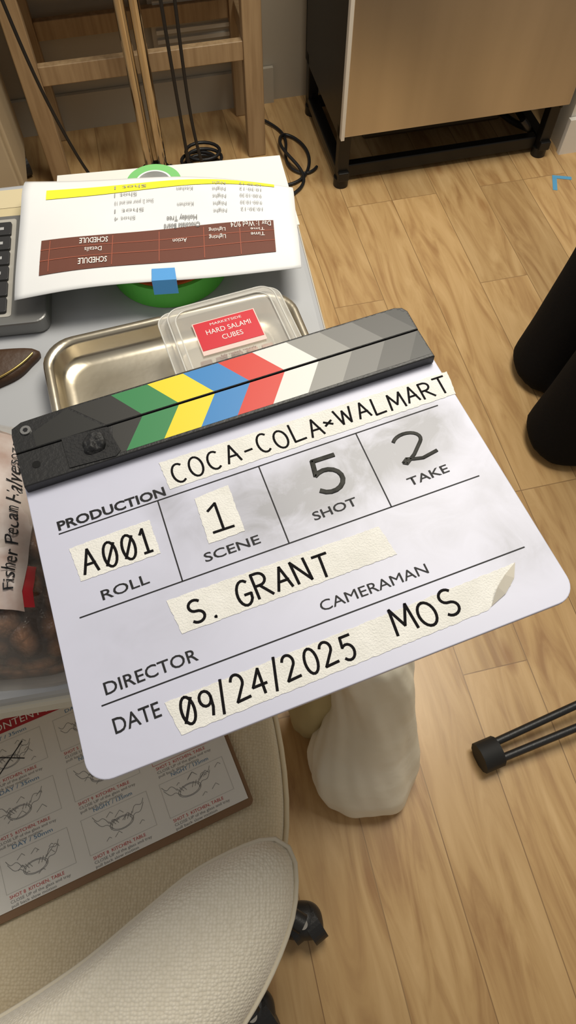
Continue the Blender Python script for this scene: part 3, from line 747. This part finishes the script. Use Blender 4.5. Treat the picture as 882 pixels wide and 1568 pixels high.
# ---------------------------------------------------------------- black light stand at right
ls=empty('black_light_stand',(.80,.36,0))
def rod(name,a,b,r,m,p): return curve(name,[[a,b]],r,m,p)
cyl('stand_column',0,0,.05,1.6,.014,M['black'],ls);cyl('lower_collar',0,0,.05,.12,.024,M['black'],ls);cyl('upper_collar',0,0,.40,.44,.024,M['black'],ls)
base_a=math.atan2(-.19,-.49)
for q in range(3):
    a=base_a+q*2*math.pi/3;u=Vector((math.cos(a),math.sin(a),0));w=Vector((-u.y,u.x,0))
    foot=u*.50
    for sgn,top in ((-1,.085),(1,.075)):
        A=foot+w*.013*sgn+Vector((0,0,.028));Bp=u*.02+w*.022*sgn+Vector((0,0,top))
        rod('leg_tube',tuple(A),tuple(Bp),.0068,M['black'],ls)
    curve('rubber_foot',[[tuple(foot-u*.026+Vector((0,0,.026))),tuple(foot+u*.010+Vector((0,0,.026)))]],.026,C('rubber',(.008,.008,.008),.7),ls)

# ---------------------------------------------------------------- standing person (black clothes)
pr=empty('standing_person')
def limb(bm,pts,n=18):
    rings=[]
    for i,(p,r) in enumerate(pts):
        a=pts[max(0,i-1)][0];b=pts[min(len(pts)-1,i+1)][0];d_=(b-a).normalized()
        x=d_.orthogonal().normalized() if abs(d_.z)<.9 else Vector((1,0,0))
        x=(x-d_*x.dot(d_)).normalized();y=d_.cross(x)
        rings.append([bm.verts.new(p+(x*math.cos(2*math.pi*k_/n)*(r if not isinstance(r,tuple) else r[0])+y*math.sin(2*math.pi*k_/n)*(r if not isinstance(r,tuple) else r[1]))) for k_ in range(n)])
    for i in range(len(rings)-1):
        for k_ in range(n):
            j=(k_+1)%n;bm.faces.new([rings[i][k_],rings[i][j],rings[i+1][j],rings[i+1][k_]])
    bm.faces.new(rings[0][::-1]);bm.faces.new(rings[-1])
def body(name,limbs,m,vox,par):
    bm=bmesh.new()
    for l_ in limbs: limb(bm,[(Vector(p),r) for p,r in l_])
    bmesh.ops.recalc_face_normals(bm,faces=bm.faces[:])
    me=bpy.data.meshes.new(name);bm.to_mesh(me);bm.free()
    o=obj(name,me,m,par,smooth=True)
    rm=o.modifiers.new('r','REMESH');rm.mode='VOXEL';rm.voxel_size=vox;rm.use_smooth_shade=True
    sm_=o.modifiers.new('sm','SMOOTH');sm_.iterations=4
    return o
legs=[]
for y in (1.03,.84):
    yy=.935+(y-.935)*.85
    legs.append([((.585,y,.004),.078),((.588,y,.02),.084),((.60,y,.12),.081),((.615,y,.30),.076),((.63,y,.50),.076),((.635,yy,.72),.092),((.63,yy,.90),.10)])
torso=[((.63,.935,.82),(.12,.165)),((.63,.935,.92),(.12,.17)),((.63,.935,1.08),(.105,.145)),((.625,.935,1.25),(.12,.165)),((.62,.935,1.38),(.11,.19)),((.615,.935,1.44),(.07,.12)),((.62,.935,1.49),(.055,.06))]
arms=[[((.62,.935+s_*.17,1.39),.058),((.62,.935+s_*.225,1.34),.056),((.63,.935+s_*.25,1.10),.045),((.68,.935+s_*.25,.93),.036),((.70,.935+s_*.25,.87),.033)] for s_ in (-1,1)]
body('clothed_body',legs+[torso]+arms,M['cloth'],.014,pr)
body('head_and_neck',[[((.62,.935,1.44),.052),((.63,.935,1.53),.05)],[((.64,.935,1.50),(.045,.035)),((.645,.935,1.53),(.075,.058)),((.64,.935,1.60),(.095,.072)),((.63,.935,1.67),(.095,.075)),((.63,.935,1.71),(.06,.05))],
 [((.725,.935,1.615),.014),((.75,.935,1.585),.016),((.735,.935,1.578),.01)],[((.635,.855,1.60),.018),((.63,.852,1.63),.02)],[((.635,1.015,1.60),.018),((.63,1.018,1.63),.02)]],M['skin'],.006,pr)
body('hair_cap',[[((.60,.935,1.56),(.085,.078)),((.60,.935,1.64),(.095,.085)),((.625,.935,1.69),(.105,.085)),((.625,.935,1.735),(.06,.05))]],M['hair'],.008,pr)
for s_ in (-1,1):
    o=cyl('eye',0,0,-.004,.004,.011,M['ink'],pr,16);o.location=(.722,.935+s_*.032,1.622);o.rotation_euler=(0,R(90),0)
    Y=.935+s_*.25
    L_=[[((.70,Y,.89),(.03,.024)),((.708,Y,.85),(.042,.018)),((.716,Y,.80),(.042,.016))]]
    for q,(dx,ln) in enumerate(((-.03,.06),(-.01,.072),(.011,.068),(.031,.054))):
        L_.append([((.716+dx,Y,.81),.0095),((.72+dx,Y-s_*.004,.80-ln*.5),.009),((.718+dx,Y-s_*.018,.80-ln),.0075)])
    L_.append([((.735,Y,.86),.012),((.762,Y-s_*.01,.83),.011),((.768,Y-s_*.016,.805),.009)])
    body('hand',L_,M['skin'],.004,pr)
    y=1.03 if s_>0 else .84
    mound('shoe',[(.55,y-.04),(.65,y-.045),(.76,y-.045),(.80,y),(.76,y+.045),(.65,y+.045),(.55,y+.04),(.53,y)],.001,.06,C('shoe_black',(.01,.01,.01),.4),pr,side=.015,p=2.5,q=2)
curve('mouth',[[(.727,.915,1.562),(.733,.935,1.560),(.727,.955,1.562)]],.003,C('lip',(.4,.15,.12)),pr)

# ---------------------------------------------------------------- lights, world, camera
w=bpy.data.worlds.new('World');S.world=w;w.use_nodes=True
bg=w.node_tree.nodes['Background'];bg.inputs[0].default_value=(1,.94,.84,1);bg.inputs[1].default_value=.26
def area(name,loc,tgt,size,e,col,spread=180):
    l_=bpy.data.lights.new(name,'AREA');l_.shape='RECTANGLE';l_.size,l_.size_y=size;l_.energy=e;l_.color=col;l_.spread=R(spread)
    o=bpy.data.objects.new(name,l_);COL.objects.link(o);o.location=loc
    o.rotation_euler=(Vector(tgt)-Vector(loc)).to_track_quat('-Z','Y').to_euler();return o
area('ceiling_light',(.42,1.05,2.25),(.38,.92,0),(.9,.7),22,(1,.94,.82),125)
area('added_fill_light',(-1.6,.2,2.0),(.1,.4,.6),(1.2,1.2),6,(.94,.96,1))  # added cool fill lamp, not an actual window

cam=bpy.data.cameras.new('camera');co=bpy.data.objects.new('camera',cam);COL.objects.link(co)
cam.sensor_fit='VERTICAL';cam.sensor_height=36;cam.lens=24.34;cam.clip_start=.02
co.location=(0,0,1.26);co.rotation_euler=(R(27.7),0,0)
S.camera=co
